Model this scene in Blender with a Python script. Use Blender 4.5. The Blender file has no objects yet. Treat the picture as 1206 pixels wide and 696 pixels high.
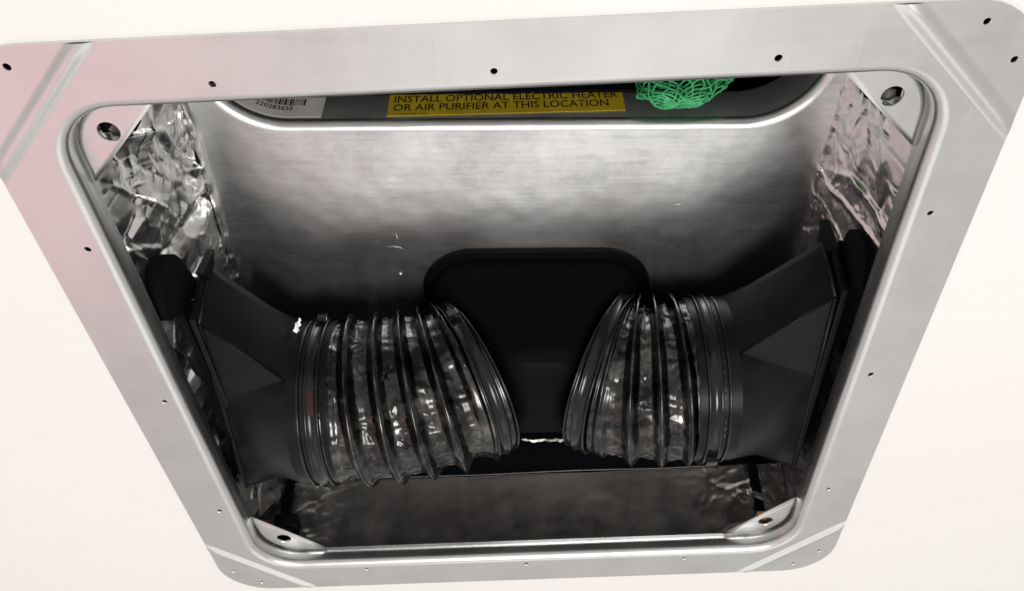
import bpy, bmesh, math, random
import numpy as np
from mathutils import Vector, Matrix, noise
from mathutils.geometry import tessellate_polygon

# ------------------------------------------------------------------ scene, camera, light
SC = bpy.context.scene
COL = SC.collection
R = math.radians
MM = 0.001

cam = bpy.data.cameras.new('camera')
cam.sensor_width = 36.0
cam.lens = 1020.0 / 1206.0 * 36.0
cam.clip_start = 0.01
cam.clip_end = 50
camo = bpy.data.objects.new('camera', cam)
COL.objects.link(camo)
p_, y_, r_ = 0.802154, -0.027566, -0.021315
fw = Vector((math.sin(y_) * math.cos(p_), math.cos(y_) * math.cos(p_), math.sin(p_)))
rt = Vector((math.cos(y_), -math.sin(y_), 0))
up = rt.cross(fw)
rt2 = rt * math.cos(r_) + up * math.sin(r_)
up2 = -rt * math.sin(r_) + up * math.cos(r_)
M = Matrix((rt2, up2, -fw)).transposed().to_4x4()
M.translation = Vector((0.0101879, -0.3670905, -0.3068477))
camo.matrix_world = M
SC.camera = camo

W = bpy.data.worlds.new('World')
SC.world = W
W.use_nodes = True
bg = W.node_tree.nodes['Background']
bg.inputs[0].default_value = (1.0, 0.965, 0.925, 1)
bg.inputs[1].default_value = 0.57


def area_lamp(name, loc, target, size, power, color):
    l = bpy.data.lights.new(name, 'AREA')
    l.shape = 'RECTANGLE'
    l.size, l.size_y = size
    l.energy = power
    l.color = color
    o = bpy.data.objects.new(name, l)
    COL.objects.link(o)
    o.location = loc
    o.rotation_euler = (Vector(target) - Vector(loc)).to_track_quat('-Z', 'Y').to_euler()
    return o


area_lamp('under_fill_lamp', (0.2, -0.5, -1.6), (0.0, 0.0, 0), (0.6, 0.55), 17, (1.0, 0.985, 0.96))  # added fill from below and behind, lights the ceiling and hose highlights
area_lamp('forward_fill_lamp', (0.15, 1.15, -1.55), (0, 0.1, 0), (1.3, 0.9), 2.6, (1.0, 0.985, 0.96))  # added fill light low ahead, brightens the pan and far ceiling; no window seen
area_lamp('pink_bounce_lamp', (-0.85, 0.25, -0.95), (-0.19, -0.17, 0), (0.9, 0.65), .95, (1.0, 0.36, 0.44))

vs = SC.view_settings
vs.view_transform = 'Standard'
vs.look = 'None'
vs.exposure = 0.0
vs.gamma = 1.0
SC.cycles.use_denoising = True
SC.cycles.max_bounces = 10
SC.cycles.glossy_bounces = 8


# ------------------------------------------------------------------ materials
def mat(name, color=(.5, .5, .5), rough=.5, metal=0.0, spec=.5, coat=0.0):
    m = bpy.data.materials.new(name)
    m.use_nodes = True
    b = m.node_tree.nodes['Principled BSDF']
    b.inputs['Base Color'].default_value = (*color, 1)
    b.inputs['Roughness'].default_value = rough
    b.inputs['Metallic'].default_value = metal
    b.inputs['Specular IOR Level'].default_value = spec
    b.inputs['Coat Weight'].default_value = coat
    b.inputs['Coat Roughness'].default_value = .06
    return m


class NT:
    def __init__(s, m):
        s.t = m.node_tree
        s.b = s.t.nodes['Principled BSDF']
        s.tc = s.t.nodes.new('ShaderNodeTexCoord')

    def mapping(s, scale=(1, 1, 1), rot=(0, 0, 0)):
        n = s.t.nodes.new('ShaderNodeMapping')
        n.inputs['Scale'].default_value = scale
        n.inputs['Rotation'].default_value = rot
        s.t.links.new(s.tc.outputs['Object'], n.inputs['Vector'])
        return n.outputs[0]

    def noise(s, vec, scale, detail=4, rough=.55, dist=0.0):
        n = s.t.nodes.new('ShaderNodeTexNoise')
        n.inputs['Scale'].default_value = scale
        n.inputs['Detail'].default_value = detail
        n.inputs['Roughness'].default_value = rough
        n.inputs['Distortion'].default_value = dist
        s.t.links.new(vec, n.inputs['Vector'])
        return n.outputs['Fac']

    def voronoi(s, vec, scale, feature='DISTANCE_TO_EDGE'):
        n = s.t.nodes.new('ShaderNodeTexVoronoi')
        n.feature = feature
        n.inputs['Scale'].default_value = scale
        s.t.links.new(vec, n.inputs['Vector'])
        return n.outputs['Distance']

    def ramp(s, fac, stops):
        n = s.t.nodes.new('ShaderNodeValToRGB')
        els = n.color_ramp.elements
        while len(els) < len(stops):
            els.new(.5)
        for e, (p, c) in zip(els, stops):
            e.position = p
            e.color = (c, c, c, 1) if isinstance(c, (int, float)) else (*c, 1)
        s.t.links.new(fac, n.inputs[0])
        return n.outputs[0]

    def math(s, op, a, b):
        n = s.t.nodes.new('ShaderNodeMath')
        n.operation = op
        for i, x in enumerate((a, b)):
            if isinstance(x, (int, float)):
                n.inputs[i].default_value = x
            else:
                s.t.links.new(x, n.inputs[i])
        return n.outputs[0]

    def bump(s, h, strength, dist, prev=None):
        n = s.t.nodes.new('ShaderNodeBump')
        n.inputs['Strength'].default_value = strength
        n.inputs['Distance'].default_value = dist
        s.t.links.new(h, n.inputs['Height'])
        if prev is not None:
            s.t.links.new(prev, n.inputs['Normal'])
        s.t.links.new(n.outputs[0], s.b.inputs['Normal'])
        return n.outputs[0]

    def to(s, out, name):
        s.t.links.new(out, s.b.inputs[name])


# white painted ceiling
M_CEIL = mat('ceiling_paint', (.80, .77, .73), .34, spec=.15)
t = NT(M_CEIL)
v = t.mapping()
n1 = t.noise(v, 3.0, 3)
t.to(t.ramp(n1, [(.3, (.815, .80, .775)), (.7, (.84, .83, .81))]), 'Base Color')
b1 = t.bump(t.noise(t.mapping((30, 160, 30)), 1.0, 3, .5), .2, .002)
t.bump(t.noise(v, 380, 3), .16, .0008, b1)

# satin aluminium frame
M_ALU = mat('satin_aluminium', (.77, .765, .755), .33, 1.0)
t = NT(M_ALU)
v = t.mapping((1, 1, 1))
n1 = t.noise(v, 26, 5, .6)
n2 = t.noise(t.mapping((14, 240, 60)), 1.0, 4, .6)
t.to(t.ramp(n1, [(.3, (.69, .69, .685)), (.55, (.735, .735, .73)), (.8, (.76, .76, .755))]), 'Base Color')
t.to(t.ramp(t.math('ADD', t.math('MULTIPLY', n1, .6), t.math('MULTIPLY', n2, .4)), [(.3, .29), (.7, .39)]), 'Roughness')
b1 = t.bump(t.noise(v, 7, 2), .12, .004)
b1 = t.bump(n2, .05, .0006, b1)
t.bump(t.ramp(t.noise(t.mapping((330, 18, 60), (0, 0, .5)), 1.0, 3, .6), [(.60, 0.0), (.68, 1.0)]), .05, .0004, b1)

# galvanised sheet, rolled grain running across
M_GALV = mat('galvanised_sheet', (.74, .74, .735), .24, 1.0)
t = NT(M_GALV)
v = t.mapping()
grain = t.noise(t.mapping((22, 420, 60)), 1.0, 6, .7)
blot = t.noise(t.mapping((1, 1.3, 1)), 20, 9, .78, .2)
mixn = t.math('ADD', t.math('MULTIPLY', grain, .30), t.math('MULTIPLY', blot, .70))
t.to(t.ramp(mixn, [(.38, (.55, .555, .565)), (.49, (.68, .68, .678)), (.6, (.77, .77, .765))]), 'Base Color')
t.to(t.ramp(mixn, [(.36, .39), (.5, .33), (.64, .27)]), 'Roughness')
b1 = t.bump(t.noise(v, 11, 3, .5), .5, .005)
b1 = t.bump(grain, .05, .0006, b1)
t.bump(t.noise(t.mapping((1, 1, 1)), 120, 3), .06, .0006, b1)

# dull zinc on the upturned edge of the pan
M_ZINC = mat('dull_zinc_edge', (.50, .50, .495), .62, .9)
t = NT(M_ZINC)
t.to(t.ramp(t.noise(t.mapping((1, 1, 2)), 40, 5), [(.3, (.40, .40, .40)), (.7, (.56, .56, .555))]), 'Base Color')

# foil tape
M_FOIL = mat('foil_tape', (.80, .79, .765), .2, 1.0)
t = NT(M_FOIL)
v = t.mapping((1, 1.2, .8))
e1 = t.voronoi(v, 130)
e2 = t.noise(v, 90, 4, .6, 1.2)
b1 = t.bump(e2, .06, .002)
b1 = t.bump(t.ramp(e1, [(0, 0.0), (.12, 1.0)]), .03, .0006, b1)
t.bump(t.ramp(t.voronoi(t.mapping((.6, 1.0, .55), (.4, .3, .2)), 48), [(0, 0.0), (.08, 1.0)]), .22, .001, b1)
t.to(t.ramp(t.noise(v, 40, 4), [(.3, .17), (.7, .33)]), 'Roughness')
t.to(t.ramp(t.noise(v, 25, 4), [(.3, (.78, .775, .76)), (.7, (.90, .895, .88))]), 'Base Color')

# far wall: dull, dirty foil-faced board
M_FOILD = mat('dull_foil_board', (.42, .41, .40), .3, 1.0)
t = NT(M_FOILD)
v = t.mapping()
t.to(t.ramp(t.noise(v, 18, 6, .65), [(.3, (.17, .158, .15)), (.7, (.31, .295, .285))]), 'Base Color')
t.to(t.ramp(t.noise(v, 50, 5), [(.3, .36), (.7, .55)]), 'Roughness')
t.bump(t.noise(v, 30, 3, .5, .6), .03, .002)

# black moulded plastic
M_BLK = mat('black_plastic', (.022, .022, .025), .34, spec=.15)
t = NT(M_BLK)
v = t.mapping()
t.to(t.ramp(t.noise(v, 60, 5), [(.3, (.005, .0049, .0058)), (.75, (.010, .0096, .0105))]), 'Base Color')
t.to(t.ramp(t.noise(v, 35, 4), [(.3, .30), (.7, .40)]), 'Roughness')
t.bump(t.noise(v, 900, 2), .08, .0003)

M_COLLAR = mat('black_collar_plastic', (.0025, .0025, .0032), .5, spec=.06)
t = NT(M_COLLAR)
t.bump(t.noise(t.mapping(), 300, 3), .05, .0005)

M_VOID = mat('black_foam_and_void', (.004, .004, .006), .9, spec=.1)  # black of the foam, also the painted dark of tab holes and duct mouths
t = NT(M_VOID)
t.bump(t.noise(t.mapping(), 500, 3), .4, .001)

# smoky metallised hose film
M_HOSE = mat('black_hose_film', (.06, .06, .06), .2, 1.0)
t = NT(M_HOSE)
v = t.mapping()
t.to(t.ramp(t.noise(v, 60, 5, .65), [(.36, (.026, .025, .025)), (.52, (.075, .073, .071)), (.72, (.20, .195, .19))]), 'Base Color')
t.to(t.ramp(t.noise(v, 80, 4), [(.3, .17), (.7, .33)]), 'Roughness')
t.bump(t.noise(v, 90, 3, .5, 1.2), .05, .002)

M_STRAP = mat('glossy_black_strap', (.007, .007, .008), .16, 0, spec=.42)
t = NT(M_STRAP)
t.to(t.ramp(t.noise(t.mapping((60, 60, 60)), 1.0, 3), [(.3, .12), (.7, .28)]), 'Roughness')
M_RED = mat('red_strap_reflection', (.035, .002, .004), .3)  # red colour standing for a reflection on the strap
M_STEEL = mat('bolt_steel', (.10, .098, .095), .5, 1.0)
t = NT(M_STEEL)
t.to(t.ramp(t.noise(t.mapping(), 300, 3), [(.3, .3), (.7, .55)]), 'Roughness')
M_WOOD = mat('bare_wood', (.42, .20, .07), .7)
t = NT(M_WOOD)
t.to(t.ramp(t.noise(t.mapping((60, 60, 500)), 1.0, 4), [(.3, (.30, .13, .04)), (.7, (.52, .27, .11))]), 'Base Color')
M_YEL = mat('yellow_label', (.60, .43, .02), .38)
t = NT(M_YEL)
t.to(t.ramp(t.noise(t.mapping(), 70, 4), [(.3, (.52, .36, .015)), (.7, (.66, .49, .03))]), 'Base Color')
M_INK = mat('black_ink', (.02, .018, .01), .5)
M_PAPER = mat('white_label_paper', (.74, .72, .69), .5)
t = NT(M_PAPER)
t.to(t.ramp(t.noise(t.mapping(), 80, 4), [(.3, (.66, .64, .61)), (.7, (.78, .76, .73))]), 'Base Color')
M_NET = mat('green_net_plastic', (.02, .42, .22), .4)
t = NT(M_NET)
t.to(t.ramp(t.noise(t.mapping(), 120, 3), [(.3, (.018, .30, .10)), (.7, (.10, .54, .22))]), 'Base Color')


# ------------------------------------------------------------------ mesh helpers
def link(name, me, m, parent=None, smooth=None):
    o = bpy.data.objects.new(name, me)
    COL.objects.link(o)
    me.materials.append(m)
    if smooth is not None:
        me.polygons.foreach_set('use_smooth', [smooth] * len(me.polygons))
    if parent is not None:
        o.parent = parent
    return o


def build(name, verts, faces, m, parent=None, smooth=False, flip_to=None):
    me = bpy.data.meshes.new(name)
    me.from_pydata([tuple(x) for x in verts], [], faces)
    me.validate()
    bm = bmesh.new()
    bm.from_mesh(me)
    bmesh.ops.recalc_face_normals(bm, faces=bm.faces)
    bm.to_mesh(me)
    bm.free()
    return link(name, me, m, parent, smooth)


def thing(name, label, cat, loc=(0, 0, 0), rotz=0, group=None):
    o = bpy.data.objects.new(name, None)
    COL.objects.link(o)
    o.location = loc
    o.rotation_euler = (0, 0, rotz)
    o.empty_display_size = .02
    return tag(o, label, cat, group)


def tag(o, label, cat, group=None):
    o['label'] = label
    o['category'] = cat
    if group:
        o['group'] = group
    return o


class MB:
    """collects verts and faces (millimetres)"""
    def __init__(s):
        s.v, s.f, s.sm = [], [], []

    def add(s, verts, faces, smooth=False):
        k = len(s.v)
        s.v += [tuple(c * MM for c in p) for p in verts]
        s.f += [tuple(i + k for i in f) for f in faces]
        s.sm += [smooth] * len(faces)
        return k

    def loops(s, rings, closed=True, smooth=True, cap0=False, cap1=False):
        n = len(rings[0])
        vs_ = [p for r in rings for p in r]
        fs = []
        m = n if closed else n - 1
        for i in range(len(rings) - 1):
            for j in range(m):
                a, b = i * n + j, i * n + (j + 1) % n
                fs.append((a, b, b + n, a + n))
        s.add(vs_, fs, smooth)
        for flag, ring in ((cap0, rings[0]), (cap1, rings[-1])):
            if flag:
                s.poly(ring)

    def poly(s, ring, holes=(), smooth=False):
        lists = [[Vector(p) for p in ring]] + [[Vector(p) for p in h] for h in holes]
        flat = [p for l in lists for p in l]
        tris = tessellate_polygon(lists)
        s.add(flat, [tuple(t_) for t_ in tris], smooth)

    def box(s, c, d, mtx=None):
        vs_ = []
        for sx in (-1, 1):
            for sy in (-1, 1):
                for sz in (-1, 1):
                    p = Vector((sx * d[0] / 2, sy * d[1] / 2, sz * d[2] / 2))
                    if mtx is not None:
                        p = mtx @ p
                    vs_.append(tuple(p + Vector(c)))
        s.add(vs_, [(0, 1, 3, 2), (4, 6, 7, 5), (0, 4, 5, 1), (2, 3, 7, 6), (0, 2, 6, 4), (1, 5, 7, 3)])

    def tube(s, pts, rad, n=6, closed=False):
        pts = [Vector(p) for p in pts]
        rings = []
        k = len(pts)
        for i, p in enumerate(pts):
            if closed:
                tg = pts[(i + 1) % k] - pts[i - 1]
            else:
                tg = pts[min(i + 1, k - 1)] - pts[max(i - 1, 0)]
            tg.normalize()
            ref = Vector((0, 0, 1)) if abs(tg.z) < .9 else Vector((0, 1, 0))
            a = tg.cross(ref).normalized()
            b = tg.cross(a)
            r = rad[i] if isinstance(rad, (list, tuple)) else rad
            rings.append([tuple(p + a * r * math.cos(2 * math.pi * j / n) + b * r * math.sin(2 * math.pi * j / n)) for j in range(n)])
        if closed:
            rings.append(rings[0])
        s.loops(rings, True, True, not closed, not closed)

    def build(s, name, m, parent=None, bevel=0.0, weld=True):
        me = bpy.data.meshes.new(name)
        me.from_pydata(s.v, [], s.f)
        me.polygons.foreach_set('use_smooth', s.sm)
        bm = bmesh.new()
        bm.from_mesh(me)
        if weld:
            bmesh.ops.remove_doubles(bm, verts=bm.verts, dist=1e-6)
        bmesh.ops.recalc_face_normals(bm, faces=bm.faces)
        if bevel:
            es = [e for e in bm.edges if len(e.link_faces) == 2 and e.calc_face_angle(0) > .6]
            bmesh.ops.bevel(bm, geom=es, offset=bevel * MM, segments=2, affect='EDGES', profile=.6)
        bm.to_mesh(me)
        bm.free()
        return link(name, me, m, parent)


def rrect(x0, x1, y0, y1, r, z, n=10):
    """rounded rectangle; r may be four radii (x1y1, x0y1, x0y0, x1y0)"""
    rr = r if isinstance(r, (tuple, list)) else (r,) * 4
    out = []
    for (cx, cy, sx, sy, a0), q in zip(((x1, y1, -1, -1, 0), (x0, y1, 1, -1, 90), (x0, y0, 1, 1, 180), (x1, y0, -1, 1, 270)), rr):
        for k in range(n + 1):
            a = R(a0 + 90 * k / n)
            out.append((cx + sx * q + q * math.cos(a), cy + sy * q + q * math.sin(a), z))
    return out


def circle(cx, cy, r, z, n=16):
    return [(cx + r * math.cos(2 * math.pi * k / n), cy + r * math.sin(2 * math.pi * k / n), z) for k in range(n)]


# ------------------------------------------------------------------ ceiling
mb = MB()
big = [(-2200, -2200, 1.6), (2200, -2200, 1.6), (2200, 2200, 1.6), (-2200, 2200, 1.6)]
cut = rrect(-211, 211, -211, 211, 29, 1.6)
mb.poly(big, [cut])
mb.loops([cut, [(x, y, 6) for x, y, z in cut]], True, False)
ceil = mb.build('ceiling', M_CEIL)
ceil['kind'] = 'structure'

# ------------------------------------------------------------------ aluminium frame
frame = thing('ceiling_frame', 'square satin aluminium mounting frame with rolled inner lip screwed to ceiling', 'frame')
SCREWS = []
for a in (-111.5, 0.5, 111.5):
    SCREWS += [(a, -193.0), (a, 192.0), (-194, a), (195, a)]
for sx in (-1, 1):
    for sy in (-1, 1):
        SCREWS += [(189.5 * sx, 205 * sy), (205.3 * sx, 188 * sy)]
random.seed(4)
mb = MB()
outer = rrect(-215, 215, -214, 214.5, 33, 0)
inn = [rrect(-(188.5 - d), 188.5 - d, -(188.5 - d), 188.5 - d, 33 - d, z) for d, z in
       [(5.0 * math.sin(R(90) * k / 8), 5.0 * (1 - math.cos(R(90) * k / 8))) for k in range(9)] + [(5.0, 8.0), (5.0, 13.5)]]
holes = []
for (x, y) in SCREWS:
    c = circle(x + random.uniform(-.5, .5), y + random.uniform(-.5, .5), random.uniform(1.45, 1.8), 0, 14)
    holes.append(c)
mb.poly(outer, [inn[0]] + holes)
mb.loops(inn, True, True)
mb.loops([inn[-1], rrect(-184.7, 184.7, -184.7, 184.7, 29.2, 13.5)], True, False)
mb.loops([outer, [(x, y, 1.5) for x, y, z in outer]], True, False)
for h in holes:
    mb.loops([h, [(x, y, 1.3) for x, y, z in h]], True, True)
mb.build('flange', M_ALU, frame)

# stiffening beads across the corners
for sx in (-1, 1):
    for sy in (-1, 1):
        mb = MB()
        rings = []
        for k in range(21):                       # profile across the bead
            u = k / 20 * 2 - 1
            prof = .5 + .5 * math.cos(math.pi * u)
            cc = 371 + u * 7.6
            row = []
            for i in range(25):                   # along it, from one flange edge to the other
                f = i / 24
                x = 214.7 + (cc - 213.7 - 214.7) * f
                e = .55 + .45 * min(1, min(f, 1 - f) / .06)
                row.append((x * sx, (cc - x) * sy, .04 - 1.6 * prof * e))
            rings.append(row)
        mb.loops(rings, False, True)
        mb.build('corner_bead', M_ALU, frame)

# corner tabs with bolt holes, set up inside the lip
for sx in (-1, 1):
    for sy in (-1, 1):
        def tab_outline(ins, z):
            h = 183.2 - ins
            rad = 28 - ins
            s_ = 323 + ins * 1.42
            pts = [(s_ - h, h)]
            for k in range(11):
                a = R(90 - 9 * k)
                pts.append((h - rad + rad * math.cos(a), h - rad + rad * math.sin(a)))
            pts.append((h, s_ - h))
            return [(x * sx, y * sy, z) for x, y in pts]
        mb = MB()
        o0, o1, o2 = tab_outline(0, 13.2), tab_outline(.5, 12.2), tab_outline(2.4, 11.6)
        hole = circle(167 * sx, 166.5 * sy, 5.0, 11.6, 20)
        mb.poly(o2, [hole])
        mb.loops([o0, o1, o2], True, True)
        mb.loops([hole, circle(167 * sx, 166.5 * sy, 5.0, 13.2, 20)], True, True)
        mb.build('corner_tab', M_ALU, frame)
        if not (sx > 0 and sy > 0):
            mb = MB()
            mb.box((167 * sx, 168.5 * sy, 24), (15, 15, 8))
            mb.build('dark_hole_backing', M_VOID, frame)  # black block added behind the hole so it looks dark inside


# ------------------------------------------------------------------ foil lined roof opening
def crumple(U, V, cell, seed, slope, curv=.35):
    """height field of flat facets meeting at creases"""
    rng = np.random.default_rng(seed)
    S = 97
    jx, jy = rng.random((S, S)), rng.random((S, S))
    gx, gy = rng.uniform(-1.7 * slope, 1.7 * slope, (2, S, S))
    bb = rng.normal(0, slope * .35, (S, S))
    u, v = U / cell, V / cell
    iu, iv = np.floor(u).astype(int), np.floor(v).astype(int)
    best = np.full(U.shape, -1e9)
    for du in (-2, -1, 0, 1, 2):
        for dv in (-2, -1, 0, 1, 2):
            a, b = iu + du, iv + dv
            ia, ib = a % S, b % S
            x, y = u - (a + jx[ia, ib]), v - (b + jy[ia, ib])
            best = np.maximum(best, gx[ia, ib] * x + gy[ia, ib] * y + bb[ia, ib] - curv * (x * x + y * y))
    return best * cell


def warp(U, V, amp, lam, seed):
    rng = np.random.default_rng(seed)
    du, dv = np.zeros_like(U), np.zeros_like(U)
    for k in range(6):
        a, ph, ph2 = rng.random() * 6.28, rng.random() * 6.28, rng.random() * 6.28
        L = lam * rng.uniform(.5, 1.5)
        arg = (U * math.cos(a) + V * math.sin(a)) / L * 6.28
        du += np.sin(arg + ph)
        dv += np.sin(arg + ph2)
    return U + du * amp / 2.4, V + dv * amp / 2.4


def grid_faces(nu, nv):
    i, j = np.meshgrid(np.arange(nu - 1), np.arange(nv - 1), indexing='ij')
    a = (i * nv + j).ravel()
    return np.stack([a, a + nv, a + nv + 1, a + 1], -1)


def sheet(name, org, du, dv, nrm, lu, lv, step, hfun, m, parent=None):
    nu, nv = int(lu / step) + 1, int(lv / step) + 1
    U, V = np.meshgrid(np.linspace(0, lu, nu), np.linspace(0, lv, nv), indexing='ij')
    H = hfun(U, V)
    P = (np.array(org)[None, None] + U[..., None] * np.array(du) + V[..., None] * np.array(dv) + H[..., None] * np.array(nrm))
    me = bpy.data.meshes.new(name)
    me.from_pydata((P.reshape(-1, 3) * MM).tolist(), [], grid_faces(nu, nv).tolist())
    return link(name, me, m, parent, True)


def foil_h(seed, big=1.0, fine=1.0, vert=1.0, fmask=None, off=0.0):
    def f(U, V):
        u, v_ = warp(U, V, 5, 40, seed)
        h = big * (crumple(u * vert, v_, 34, seed, .26) - .6 * crumple(u * vert + 11, v_ + 7, 22, seed + 1, .22))
        u2, v2 = warp(U, V, 2.5, 15, seed + 5)
        mk = 1.0 if fmask is None else fmask(U, V)
        h = h + fine * mk * (crumple(u2 * vert, v2, 9, seed + 2, .42) - .7 * crumple(u2 + 3, v2, 5, seed + 3, .42))
        return h - h.mean() + off
    return f


def ridges(U, V, seed, n, ang, spread, length, amp, wid, box):
    """long narrow creases standing out of the sheet"""
    rng = np.random.default_rng(seed)
    h = np.zeros_like(U)
    for k in range(n):
        cu, cv_ = rng.uniform(box[0], box[1]), rng.uniform(box[2], box[3])
        a = ang + rng.normal(0, spread)
        L_ = length * rng.uniform(.4, 1.2)
        du, dv = U - cu, V - cv_
        t_ = du * math.cos(a) + dv * math.sin(a)
        bend = rng.normal(0, .10)
        d_ = -du * math.sin(a) + dv * math.cos(a) + bend * np.abs(t_ - rng.uniform(-.3, .3) * L_)
        w_ = wid * rng.uniform(.6, 1.8)
        fall = np.clip(1 - (t_ / (L_ * .5)) ** 2, 0, 1)
        side = rng.uniform(.25, .6)           # one flank steeper than the other
        dd = np.where(d_ > 0, d_ / w_, -d_ / (w_ * (1 + 3 * side)))
        h += amp * rng.uniform(.3, 1.2) * rng.choice((-.4, 1, 1)) * fall * np.clip(1 - dd, 0, 1)
    return h


def lfoil(U, V):
    f = foil_h(3, .62, .16, 1.0, lwall_mask)(U, V)
    return f + ridges(U, V, 5, 30, 1.1, .5, 75, 2.4, 1.7, (0, 200, 0, 150)) + ridges(U, V, 6, 260, 1.2, 1.0, 15, 1.0, .8, (40, 200, 30, 170))


def rfoil(U, V):
    f = foil_h(23, .16, .07, 1.7, rwall_mask)(U, V)
    return f + ridges(U, V, 28, 30, 1.4, .15, 120, 1.8, 1.5, (0, 260, 0, 170)) + ridges(U, V, 9, 200, 1.2, .9, 15, .9, .8, (50, 180, 40, 165))


def lwall_mask(U, V):     # busy patch above the adapter
    return .35 + 1.5 * np.exp(-(((U - 115) / 35) ** 2 + ((V - 110) / 40) ** 2))


def rwall_mask(U, V):
    return .3 + 1.3 * np.exp(-(((U - 110) / 35) ** 2 + ((V - 95) / 45) ** 2))


w = sheet('foil_wall', (-189, -192, 9), (0, 1, 0), (.10, 0, .995), (.995, 0, -.10), 384, 180, .8, lfoil, M_FOIL)
tag(w, 'crumpled bright foil lining on the left side of the opening', 'foil wall')
w = sheet('foil_wall', (190.5, -192, 9), (0, 1, 0), (-.05, 0, .999), (-.999, 0, -.05), 384, 180, .8, rfoil, M_FOIL)
tag(w, 'streaky grey foil lining on the right side of the opening', 'foil wall')


def far_mask(U, V):
    e = np.minimum(U, 378 - U)
    return .02 + .9 * np.exp(-(e / 42) ** 2)


def far_h(U, V):
    u2, v2 = warp(U, V, 2.5, 15, 77)
    h = .35 * crumple(U, V, 60, 70, .08, .1) + far_mask(U, V) * (.5 * crumple(u2, v2, 16, 72, .42) + ridges(U, V, 31, 60, 1.0, .9, 24, 2.4, 1.3, (0, 75, 0, 63)) + ridges(U, V, 32, 60, 2.1, .9, 24, 2.4, 1.3, (303, 378, 0, 63)))
    return h - h.mean()


fwl = thing('far_wall', 'dark dull foil faced board along the bottom far edge of the opening', 'wall', (0, .188, 0))
sheet('foil_board', (-189, 0, 9), (1, 0, 0), (0, 0, 1), (0, -1, 0), 378, 63, 1.2, far_h, M_FOILD, fwl)
mb = MB()
pts = [(x, -1.4 + .5 * noise.noise(Vector((x * .02, 3, 0))), 72.3 + .8 * noise.noise(Vector((x * .015, 0, 0)))) for x in range(-150, 151, 5)]
mb.tube(pts, .26, 6)
mb.build('seam_edge', M_FOILD, fwl)
mb = MB()
mb.box((0, 6, 100), (378, 8, 62))
mb.build('gasket', M_VOID, fwl)
for sx, x0 in ((-1, -175), (1, 171)):
    mb = MB()
    rings = []
    for k in range(9):
        z = 8 + k * 8.3
        xx = x0 + .04 * sx * (z - 40) + noise.noise(Vector((z * .05, sx * 3, 0))) * 1.2
        yy = -4.5 - 1.5 * noise.noise(Vector((z * .06, 9, sx)))
        rings.append([(xx - 3.4, yy, z), (xx + 3.4, yy, z), (xx + 3.4, yy + 1.2, z), (xx - 3.4, yy + 1.2, z)])
    mb.loops(rings, True, False, True, True)
    mb.build('corner_tape', M_VOID, fwl)

# near wall + black shell that closes the space above
w = sheet('near_wall', (-189, -190, 9), (1, 0, 0), (0, 0, 1), (0, 1, 0), 378, 180, 3, foil_h(41, .7, .3, 1), M_FOIL)
tag(w, 'foil lined near side of the opening behind the top edge of the frame', 'wall')
mb = MB()
x0, x1, y0, y1, z0, z1 = -230, 230, -230, 230, 8, 235
mb.poly([(x0, y0, z1), (x1, y0, z1), (x1, y1, z1), (x0, y1, z1)])
c4 = [(x0, y0), (x1, y0), (x1, y1), (x0, y1)]
mb.loops([[(x, y, z0) for x, y in c4], [(x, y, z1) for x, y in c4]], True, False)
hs = mb.build('unit_housing', M_VOID)
tag(hs, 'black interior of the rooftop unit above the metal pan', 'housing')

# ------------------------------------------------------------------ galvanised pan of the unit, turned 2.6 degrees
ANG = R(2.6)
pan = thing('metal_pan', 'galvanised steel pan with rolled rounded edge above the hoses', 'pan', (.006, 0, 0), ANG)
PX0, PX1, PY0, PY1, PZ = -187, 180, -102.5, 184, 103.5
PNEAR = -186
HX0, HX1, HR = -170, 163, 40       # return air opening: its far edge lies at PY0


def pan_loop(ins, z):
    return rrect(PX0 + ins, PX1 - ins, PNEAR + ins, PY1 - ins, 14 - ins, z, 14)


def hole_loop(out, z):
    return rrect(HX0 - out, HX1 + out, PNEAR + 20 - out, PY0 + out, (HR + out, HR + out, 6 + out, 6 + out), z, 16)


mb = MB()
roll, hroll = [], []
for k in range(13):
    a = R(90) * k / 12
    roll.append(pan_loop(9 - 9 * math.sin(a), PZ + 9 * (1 - math.cos(a))))
    hroll.append(hole_loop(5.5 - 5.5 * math.sin(a), PZ + 5.5 * (1 - math.cos(a))))
opening = rrect(-57, 78, -5, 112, 27, PZ)
mb.poly(roll[0], [hroll[0], opening])
mb.loops(roll, True, True)
mb.loops([pan_loop(0, PZ + 9), pan_loop(0, 135)], True, True)
mb.loops(hroll, True, True)
mb.build('sheet', M_GALV, pan)
mb = MB()
mb.loops([hole_loop(0, PZ + 5.5), hole_loop(0, 135)], True, True)
mb.loops([hole_loop(0, 135), hole_loop(.3, 135.6), hole_loop(1.1, 135.6), hole_loop(1.2, 128)], True, False)
mb.build('upturned_edge', M_ZINC, pan)


def on_pan_edge(s, off):
    """point on the far wall of the return opening: s = distance along it, off = stand-off into the opening"""
    xr, xl = HX1 - HR, HX0 + HR
    if s > xr:
        a = (s - xr) / HR
        return (xr + (HR - off) * math.sin(a), PY0 - HR + (HR - off) * math.cos(a))
    if s < xl:
        a = (xl - s) / HR
        return (xl - (HR - off) * math.sin(a), PY0 - HR + (HR - off) * math.cos(a))
    return (s, PY0 - off)


# scratches and a small drop mark on the pan
def wavy_strip(mb, s0, s1, zt, zb, off, th=.25, n=60):
    rings = []
    for k in range(n + 1):
        s = s0 + (s1 - s0) * k / n
        a, b = on_pan_edge(s, off), on_pan_edge(s, off + th)
        rings.append([(*a, zt(s)), (*b, zt(s)), (*b, zb(s)), (*a, zb(s))])
    mb.loops(rings, True, False, True, True)


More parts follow.
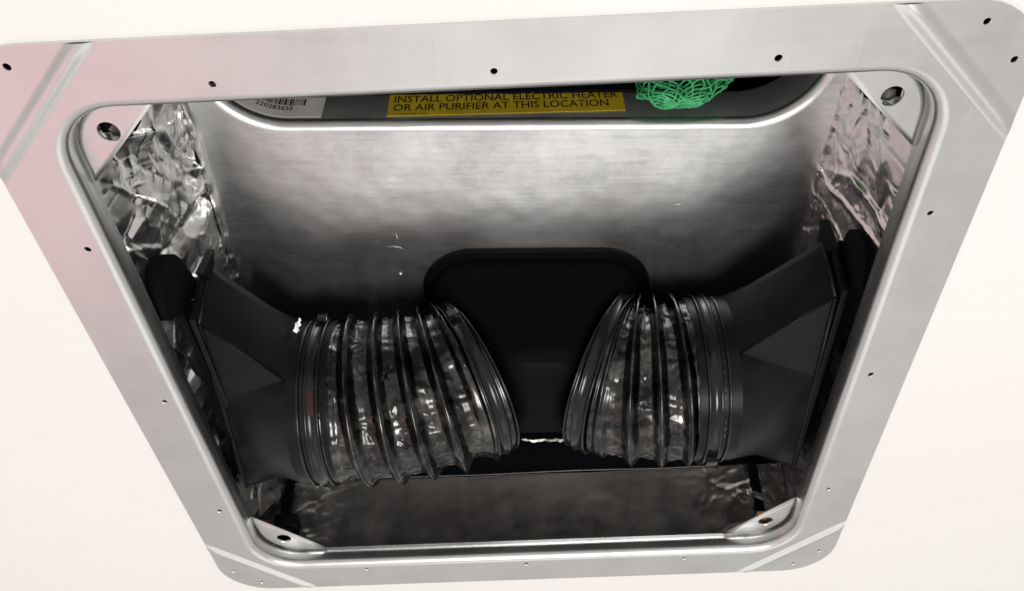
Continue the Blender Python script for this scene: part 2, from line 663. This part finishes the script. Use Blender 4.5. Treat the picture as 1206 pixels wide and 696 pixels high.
for pts_ in ([(-75, -13.5), (-76, -18), (-77, -24)], [(-84, -13), (-79, -13.5), (-75, -12.5), (-71.5, -9.5)], [(88, -44), (95, -45), (101, -44.2)]):
    mb = MB()
    mb.tube([(x, y, PZ - .02) for x, y in pts_], .16, 6)
    mb.build('scratch', M_ALU, pan)
mb = MB()
rr_ = [[(-77 + r0 * math.cos(2 * math.pi * k / 12), 10 + r0 * math.sin(2 * math.pi * k / 12), PZ - h0) for k in range(12)] for r0, h0 in ((1.5, 0), (1.3, .5), (.8, .85), (.2, .95))]
mb.loops(rr_, True, True, False, True)
mb.build('drop_mark', M_ALU, pan)  # small raised drop mark on the sheet


# black foam edge that covers the top of the pan wall
mb = MB()
wavy_strip(mb, -104, 72, lambda s: 178, lambda s: 133.4 + .012 * s + .8 * noise.noise(Vector((s * .09, 0, 0))), .6, 1.6, 120)
mb.build('foam_strip', M_VOID, pan)

# yellow label with its lettering
lab = thing('yellow_label', 'yellow sticker about electric heater or air purifier in black capitals', 'label', (.006, 0, 0), ANG)
LX0, LX1 = -75.5, 58.5


def tilt(x):
    return .036 * (x - LX0)


mb = MB()
yb = PY0 - .15
q0 = [(LX0, 110.6), (LX1, 110.6 + tilt(LX1)), (LX1, 132.4 + tilt(LX1)), (LX0, 133.6)]
mb.poly([(x, yb - .3, z) for x, z in q0])
mb.loops([[(x, yb - .3, z) for x, z in q0], [(x, yb, z) for x, z in q0]], True, False)
mb.build('sticker', M_YEL, lab)


def lettering(name, body, x0, x1, z0, z1, y, m, parent, bold=.012, rise=None):
    cu = bpy.data.curves.new(name, 'FONT')
    cu.body = body
    cu.size = 1
    cu.offset = bold
    cu.resolution_u = 3
    o = bpy.data.objects.new(name, cu)
    COL.objects.link(o)
    bpy.context.view_layer.update()
    me = bpy.data.meshes.new_from_object(o.evaluated_get(bpy.context.evaluated_depsgraph_get()))
    bpy.data.objects.remove(o)
    bpy.data.curves.remove(cu)
    co = np.array([v_.co[:] for v_ in me.vertices])
    lo, hi = co.min(0), co.max(0)
    for v_ in me.vertices:
        fx = (v_.co.x - lo[0]) / (hi[0] - lo[0])
        fz = (v_.co.y - lo[1]) / (hi[1] - lo[1])
        xx = x0 + fx * (x1 - x0)
        if callable(y):
            px, py = y(xx)
        else:
            px, py = xx, y
        v_.co = (px * MM, py * MM, (z0 + fz * (z1 - z0) + (rise(xx) if rise else 0)) * MM)
    me.materials.clear()
    return link(name, me, m, parent)


lettering('lettering', 'INSTALL OPTIONAL ELECTRIC HEATER', -72.5, 55.5, 124.2, 131.4, yb - .33, M_INK, lab, .012, tilt)
lettering('lettering', 'OR AIR PURIFIER AT THIS LOCATION', -72.5, 49.5, 115.4, 122.6, yb - .33, M_INK, lab, .012, tilt)
mb = MB()
xx = -72.0
random.seed(9)
while xx < -53:
    wd = random.uniform(.5, 1.3)
    mb.box((xx + wd / 2, yb - .33, 112.9), (wd, .04, 1.2))
    xx += wd + random.uniform(.25, .5)
mb.build('fine_print', mat('faded_ink', (.26, .18, .02), .5), lab)

# white barcode sticker bent round the corner of the pan wall
bar = thing('barcode_label', 'white barcode sticker wrapped around the left corner of the metal pan', 'label', (.006, 0, 0), ANG)
mb = MB()
wavy_strip(mb, -176, -112, lambda s: 130.6, lambda s: 110.4, .12, .22, 60)
mb.build('sticker', M_PAPER, bar)
random.seed(12)
mb = MB()
s = -157.0
while s < -122:
    wd = random.choice((.45, .45, .8, 1.2))
    rings = []
    for k in (0, 1):
        a, b = on_pan_edge(s + wd * k, .345), on_pan_edge(s + wd * k, .40)
        rings.append([(*a, 128.9), (*b, 128.9), (*b, 122.4), (*a, 122.4)])
    mb.loops(rings, True, False, True, True)
    s += wd + random.choice((.4, .5, .8))
mb.build('barcode', M_INK, bar)
lettering('lettering', '220283655', -150, -129, 117.2, 121.4, lambda s_: on_pan_edge(s_, .37), M_INK, bar, .02)

# ------------------------------------------------------------------ black discharge collar (hangs from the pan, splits to both hoses)
col = thing('discharge_collar', 'black plastic air outlet collar with rounded corners between the two hoses', 'collar', (.006, 0, 0), ANG)
mb = MB()


def cl(x0, x1, y0, y1, r, z):
    return rrect(x0, x1, y0, y1, r, z, 12)


mb.loops([cl(-63, 84, -11.5, 118, 33, 106), cl(-63, 84, -11.5, 118, 33, 101), cl(-62, 83, -10.5, 117, 32, 100.2),
          cl(-57, 78, -5.5, 112, 27, 99.6)], True, False)
mb.build('rim', M_COLLAR, col)
mb = MB()
prof = [(-57, 78, -5.5, 112, 27, 100), (-56, 77, -4.5, 111, 27, 92), (-46, 67, -1, 106, 26, 74), (-26, 47, 4, 98, 22, 46),
        (-16, 37, 8, 86, 16, 34), (-11, 32, 13, 78, 14, 28), (-5, 26, 22, 70, 12, 24.5), (3, 18, 34, 58, 6, 23)]
rings = []
for (a, b) in zip(prof[:-1], prof[1:]):
    for k in range(4):
        f = k / 4
        q = [a[i] + (b[i] - a[i]) * f for i in range(6)]
        rings.append(cl(*q))
rings.append(cl(*prof[-1]))
mb.loops(rings, True, True, False, True)
mb.build('body', M_COLLAR, col)


# ------------------------------------------------------------------ hoses
def frame_at(curve, i, ref=Vector((0, 1, 0))):
    k = len(curve)
    tg = (curve[min(i + 1, k - 1)] - curve[max(i - 1, 0)]).normalized()
    a = (ref - tg * ref.dot(tg)).normalized()     # a ~ +y
    b = tg.cross(a)
    return tg, a, b


def bezier(p0, p1, p2, p3, n):
    out = []
    for i in range(n + 1):
        t_ = i / n
        out.append(p0 * (1 - t_) ** 3 + p1 * 3 * t_ * (1 - t_) ** 2 + p2 * 3 * t_ * t_ * (1 - t_) + p3 * t_ ** 3)
    return out


def strap(curve, i, rad, width, root, head_ang, red_ang=None):
    tg, a, b = frame_at(curve, i)
    c = curve[i]
    N = 72

    def ring(ds, r):
        return [tuple(c + tg * ds + (a * math.cos(2 * math.pi * k / N) + b * math.sin(2 * math.pi * k / N)) * r) for k in range(N)]
    mb = MB()
    w2 = width / 2
    rs = [ring(-w2, rad), ring(-w2, rad + 1.4), ring(-w2 * .82, rad + 2.1), ring(-w2 * .62, rad + 1.2), ring(-w2 * .55, rad + .8), ring(w2 * .55, rad + .8), ring(w2 * .62, rad + 1.2), ring(w2 * .82, rad + 2.1), ring(w2, rad + 1.4), ring(w2, rad)]
    mb.loops(rs, True, True)
    st = mb.build('strap', M_STRAP, root)
    if head_ang is not None:
        mb = MB()
        rd = a * math.cos(head_ang) + b * math.sin(head_ang)
        tn = tg.cross(rd)
        mt = Matrix((tg, rd, tn)).transposed()
        mb.box(tuple(c + rd * (rad + 3)), (6.5, 4.2, 6.0), mt)
        mb.build('buckle', M_STRAP, st, .5)
    if red_ang is not None:
        mb = MB()
        a0, a1 = red_ang
        rr_ = []
        for k in range(9):
            q = a0 + (a1 - a0) * k / 8
            rd = a * math.cos(q) + b * math.sin(q)
            rr_.append([tuple(c + tg * ds + rd * (rad + 1.0)) for ds in (-w2 * .42, w2 * .42)])
        mb.loops(rr_, False, True)
        mb.build('red_reflection', M_RED, st)  # reddish reflection on the strap, painted as a red patch
    return st


def hose(label, p0, t0, p1, t1, h0, h1, turns, seed, straps):
    root = thing('flexible_hose', label, 'hose', (0, 0, 0), 0, 'flexible air hoses')
    P0, P1 = Vector(p0), Vector(p1)
    T0, T1 = Vector(t0).normalized(), Vector(t1).normalized()
    NS = 190
    cv = bezier(P0, P0 + T0 * h0, P1 - T1 * h1, P1, NS)
    L = sum((cv[i + 1] - cv[i]).length for i in range(NS))
    NT_ = 300
    th = np.linspace(0, 2 * math.pi, NT_, endpoint=False)
    s = np.linspace(0, L, NS + 1)
    S, T = np.meshgrid(s, th, indexing='ij')
    lo, hi = 15.0, L - 15.0
    # helical ridges between the cuffs
    ph = (S - lo) / (hi - lo) * turns - T / (2 * math.pi)
    d = np.abs(ph - np.round(ph)) * 2              # 0 on the ridge, 1 in the valley
    env = np.clip((S - lo + 4) / 8, 0, 1) * np.clip((hi + 4 - S) / 8, 0, 1)
    q_ = np.clip(1 - d / .62, 0, 1)              # narrow rib on the wire, nearly flat film between
    prof_ = q_ * q_ * (3 - 2 * q_) * .8 + .2 * (1 - d)
    rad = 50.5 + env * (6.2 * prof_ - 2.6)
    X, Y = T * 52, S
    X2, Y2 = warp(X, Y, 2.0, 14, seed)
    cr = crumple(X2 * .7, Y2 * .7, 11, seed, .42) - .6 * crumple(X2 + 5, Y2, 6, seed + 1, .40)
    cr = cr - cr.mean()
    # blend the seam of the angular coordinate
    seam = np.minimum(T, 2 * math.pi - T)
    cr *= np.clip(seam / .12, 0, 1)
    bx = (0, 52 * 2 * math.pi, 10, L - 10)
    crs = ridges(X, Y, seed + 7, 170, .9, .45, 20, 1.25, 1.2, bx) + ridges(X, Y, seed + 8, 110, 2.2, .45, 16, 1.1, 1.1, bx)
    crs *= np.clip(seam / .12, 0, 1)
    big = crumple(X2, Y2 * .5, 22, seed + 3, .18)
    big = (big - big.mean()) * np.clip(seam / .2, 0, 1)
    rad = rad + env * np.clip(d * 1.5, 0, 1) * (.10 * cr + .35 * big + crs)
    # cuff grooves
    rad += (1 - env) * .5 * np.cos(S * 2.2)
    verts = []
    for i in range(NS + 1):
        tg, a, b = frame_at(cv, i)
        A_, B_, C_ = np.array(a), np.array(b), np.array(cv[i])
        verts.append(C_ + rad[i][:, None] * (np.cos(th)[:, None] * A_ + np.sin(th)[:, None] * B_))
    V_ = np.concatenate(verts)
    fs = []
    for i in range(NS):
        for j in range(NT_):
            a_, b_ = i * NT_ + j, i * NT_ + (j + 1) % NT_
            fs.append((a_, b_, b_ + NT_, a_ + NT_))
    me = bpy.data.meshes.new('sleeve')
    me.from_pydata((V_ * MM).tolist(), [], fs)
    link('sleeve', me, M_HOSE, root, True)
    # wire under the film, standing proud as a thin rib
    pts = []
    nturn = int(turns * 90)
    for k in range(nturn + 1):
        tt = k / 90 * 2 * math.pi
        ss = lo + (k / 90) / turns * (hi - lo)
        if ss > hi:
            break
        x = ss / L * NS
        i = int(min(x, NS - 1))
        f = x - i
        tg, a, b = frame_at(cv, i)
        c = cv[i].lerp(cv[min(i + 1, NS)], f)
        e = min(1, max(0, (ss - lo + 4) / 8)) * min(1, max(0, (hi + 4 - ss) / 8))
        pts.append(c + (a * math.cos(tt) + b * math.sin(tt)) * (50.5 + e * 3.3))
    mb = MB()
    mb.tube(pts, .95, 10)
    mb.build('wire_coil', M_HOSE, root)
    for (pos, head, red) in straps:
        strap(cv, int(pos / L * NS), 51.2, 8.5, root, head, red)
    # rolled cuff lips
    for i in (2, NS - 2):
        tg, a, b = frame_at(cv, i)
        mb = MB()
        mb.tube([cv[i] + (a * math.cos(2 * math.pi * k / 72) + b * math.sin(2 * math.pi * k / 72)) * 51.6 for k in range(72)], .9, 8, True)
        mb.build('cuff_lip', M_STRAP, root)
    return cv, L


hl, Ll = hose('longer ribbed black hose on the left with five bulging folds', (-127, 57, 43), (1, 0, 0), (-24, 54, 57), (.86, -.05, .5), 45, 30, 4.6, 5,
              [(8, R(150), (R(212), R(228))), (97, R(172), None)])
hr, Lr = hose('shorter ribbed black hose on the right pressed into tight folds', (124, 54, 47), (-1, 0, 0), (53, 54, 58), (-.86, -.05, .5), 30, 24, 3.1, 15,
              [(8, R(75), None), (67, R(-75), (R(202), R(220)))])


# ------------------------------------------------------------------ black square-to-round adapters on the side walls
def adapter(label, A, B, C, D, cx, cy, cz, r, apex_deg, split, sgn, plate, cavity, fin):
    """A near-top, B near-bottom, C far-bottom, D far-top corner of the rectangle; circle (cx plane) towards the hose"""
    root = thing('duct_adapter', label, 'adapter', (0, 0, 0), 0, 'duct adapters')
    A, B, C, D = map(Vector, (A, B, C, D))

    def cp(deg):   # 0 = far (+y), 90 = up, 180 = near (-y), 270 = down
        return Vector((cx, cy + r * math.cos(R(deg)), cz + r * math.sin(R(deg))))
    E = B.lerp(C, split)
    ap = cp(apex_deg)
    mb = MB()
    mb.add([B, E, ap], [(0, 1, 2)])                         # flat gusset
    # lower curved face: edge E..C to arc apex..far
    def ruled(P, Q, d0, d1, n=28):
        r0 = [tuple(P.lerp(Q, k / n)) for k in range(n + 1)]
        r1 = [tuple(cp(d0 + (d1 - d0) * k / n)) for k in range(n + 1)]
        rings_ = [[tuple(Vector(a).lerp(Vector(b), m / 10)) for a, b in zip(r0, r1)] for m in range(11)]
        mb.loops(rings_, False, True)
    ruled(E, C, apex_deg, 345)
    ruled(A, B, 150, apex_deg, 8)
    ruled(D, A, 40, 150)
    ruled(C, D, 345, 400, 8)
    mb.build('body', M_BLK, root)
    mb = MB()
    rg = []
    for xx_ in (0, 8, 16, 24):
        rg.append([(cx - sgn * xx_, cy + r * math.cos(2 * math.pi * k / 64), cz + r * math.sin(2 * math.pi * k / 64)) for k in range(64)])
    mb.loops(rg, True, True)
    mb.build('neck', M_BLK, root)
    mb = MB()
    mb.tube([A, B], 1.3, 8)
    mb.tube([B, C], 1.3, 8)
    mb.tube([B.lerp(ap, .02), ap], .7, 8)
    mb.build('edge_rib', M_BLK, root)
    # flange plate with a pointed ear
    def prism(name, poly, xa, xb, m, bev=.6):
        mb = MB()
        a_ = [(xa, y, z) for y, z in poly]
        b_ = [(xb, y, z) for y, z in poly]
        mb.poly(a_)
        mb.poly(b_)
        mb.loops([a_, b_], True, False)
        return mb.build(name, m, root, bev)
    prism('flange_plate', plate[0], plate[1], plate[2], M_BLK)
    prism('dark_duct_mouth', cavity[0], cavity[1], cavity[2], M_VOID, 0)  # solid black block painted as the dark inside the duct opening
    prism('fin', fin[0], fin[1], fin[2], M_BLK, .3)
    return root


def arc(cx, cy, rx, ry, a0, a1, n=8):
    return [(cx + rx * math.cos(R(a0 + (a1 - a0) * k / n)), cy + ry * math.sin(R(a0 + (a1 - a0) * k / n))) for k in range(n + 1)]


adapter('black plastic square to round duct adapter feeding the longer left hose',
        (-172, -43, 64), (-172, -31, 28), (-181, 113, 19), (-183, 110, 88), -133, 57, 43, 51, 205, .42, -1,
        ([(-38, 25), (113, 21), (113, 88), (-46, 66)], -172, -175),
        ([(-46, 17), (-36, 32), (108, 34), (108, 80), (-44, 58)] + arc(-50, 36, 21, 18, 90, 265, 16), -180.5, -192),
        ([(-49, 50), (-46, 74), (-34, 58)], -174.6, -170))
adapter('black plastic square to round duct adapter feeding the shorter right hose',
        (176, -45, 60), (176, -33, 27), (178, 113, 19), (178, 110, 88), 130, 54, 47, 51, 205, .42, 1,
        ([(-40, 25), (113, 21), (113, 88), (-48, 62)], 178, 181),
        ([(-46, 19), (-36, 32), (108, 34), (108, 80), (-44, 60)] + arc(-50, 37, 17, 17, 90, 265, 16), 184.5, 193),
        ([(-50, 48), (-52, 70), (-36, 57)], 180.6, 175))

# ------------------------------------------------------------------ green net hanging out of the return space
mb = MB()
random.seed(2)
NC = Vector((97, -117, 136))


def net_pt(phi, lat):
    # lower half of a sagging pouch; lat 0 = rim, 1 = bottom
    c = math.cos(lat * math.pi / 2)
    s_ = math.sin(lat * math.pi / 2)
    fold = 1 + .10 * math.sin(phi * 5 + 1) * c
    x = 27 * c ** .75 * math.cos(phi) * fold
    y = 11 * c ** .75 * math.sin(phi) * fold
    z = -43 * s_
    x += -2.0 * s_ + 5 * (1 - s_)
    j = noise.noise_vector(Vector((x * .13, y * .13 + 4, z * .13)))
    return Vector((NC.x + x + j.x * 3.6, NC.y + y + j.y * 3.0, NC.z + z + j.z * 3.0))


NL = 15
for sgn in (-1, 1):
    for k in range(NL):
        pts = []
        for i in range(27):
            lat = i / 26 * .97
            zig = .10 * math.sin(i * math.pi / 2 + sgn)
            pts.append(net_pt(2 * math.pi * (k + zig * .6) / NL + sgn * lat * 2.6, lat))
        mb.tube(pts, .56, 5)
for k in range(4):                       # loose strands tangled inside
    pts = [net_pt(k * .75 + i * .23, .25 + .5 * abs(math.sin(i * .21 + k))) * .8 + NC * .2 + Vector((0, 0, -6)) for i in range(24)]
    mb.tube(pts, .5, 5)
net = mb.build('green_net', M_NET)
tag(net, 'bright green plastic netting hanging down beside the yellow label', 'net')


# ------------------------------------------------------------------ bolts, wood and loose scraps
def hexbolt(x, y, label):
    root = thing('hex_bolt', label, 'bolt', (x * MM, y * MM, 0), 0, 'bolts behind the corner tabs')
    mb = MB()
    hx = [(3.6 * math.cos(R(60 * k + 15)), 3.6 * math.sin(R(60 * k + 15))) for k in range(6)]
    mb.loops([[(a * .9, b * .9, 16.2) for a, b in hx], [(a, b, 16.8) for a, b in hx], [(a, b, 19.5) for a, b in hx]], True, False, True, True)
    mb.build('head', M_STEEL, root)
    mb = MB()
    mb.tube([(0, 0, 19.4), (0, 0, 27)], 2.4, 12)
    mb.build('shank', M_STEEL, root)


hexbolt(-166.5, 168, 'steel bolt head showing through the lower left corner tab hole')
hexbolt(-166, -164, 'steel bolt head showing through the upper left corner tab hole')
hexbolt(167.5, -164.5, 'steel bolt head showing through the upper right corner tab hole')
mb = MB()
mb.box((168, 172.5, 19), (10, 8, 4))
wd = mb.build('wood_block', M_WOOD, None, .6)
tag(wd, 'orange brown wood showing through the lower right corner tab hole', 'wood')


def scrap(name, label, pts, wid, seed, m=M_FOIL):
    """a torn, creased ribbon of foil along a polyline (mm)"""
    rng = random.Random(seed)
    mb = MB()
    rings = []
    n = len(pts)
    for i, (p, sd) in enumerate(pts):
        w_ = wid * (.35 + .65 * rng.random()) * (1 if 0 < i < n - 1 else .25)
        P, Sd = Vector(p), Vector(sd).normalized()
        up_ = Vector((rng.uniform(-.4, .4), rng.uniform(-.4, .4), rng.uniform(-.4, .4)))
        rings.append([tuple(P - Sd * w_ / 2), tuple(P + up_ * .8), tuple(P + Sd * w_ / 2), tuple(P + Vector((0, .15, .3)))])
    mb.loops(rings, True, False, True, True)
    o = mb.build(name, m)
    return tag(o, label, 'foil scrap')


rg = random.Random(8)
scrap('foil_scrap', 'foil strip added and angled to give the glint between the two hoses',
      [((x, 181.5 + rg.uniform(-.6, .6), 98.5 - (x - 2) * .05 + rg.uniform(-.8, .8)), (0, .78, -.6)) for x in range(0, 38, 3)], 2.4, 3)  # strip added and tilted to throw a glint at the far edge
scrap('foil_scrap', 'small bright foil flake stuck at the start of the left hose',
      [((-130 + rg.uniform(-1.5, 1.5), 5 - k * .5, 66 - k * 2.6), (1, .2, .3)) for k in range(7)], 4.5, 6)
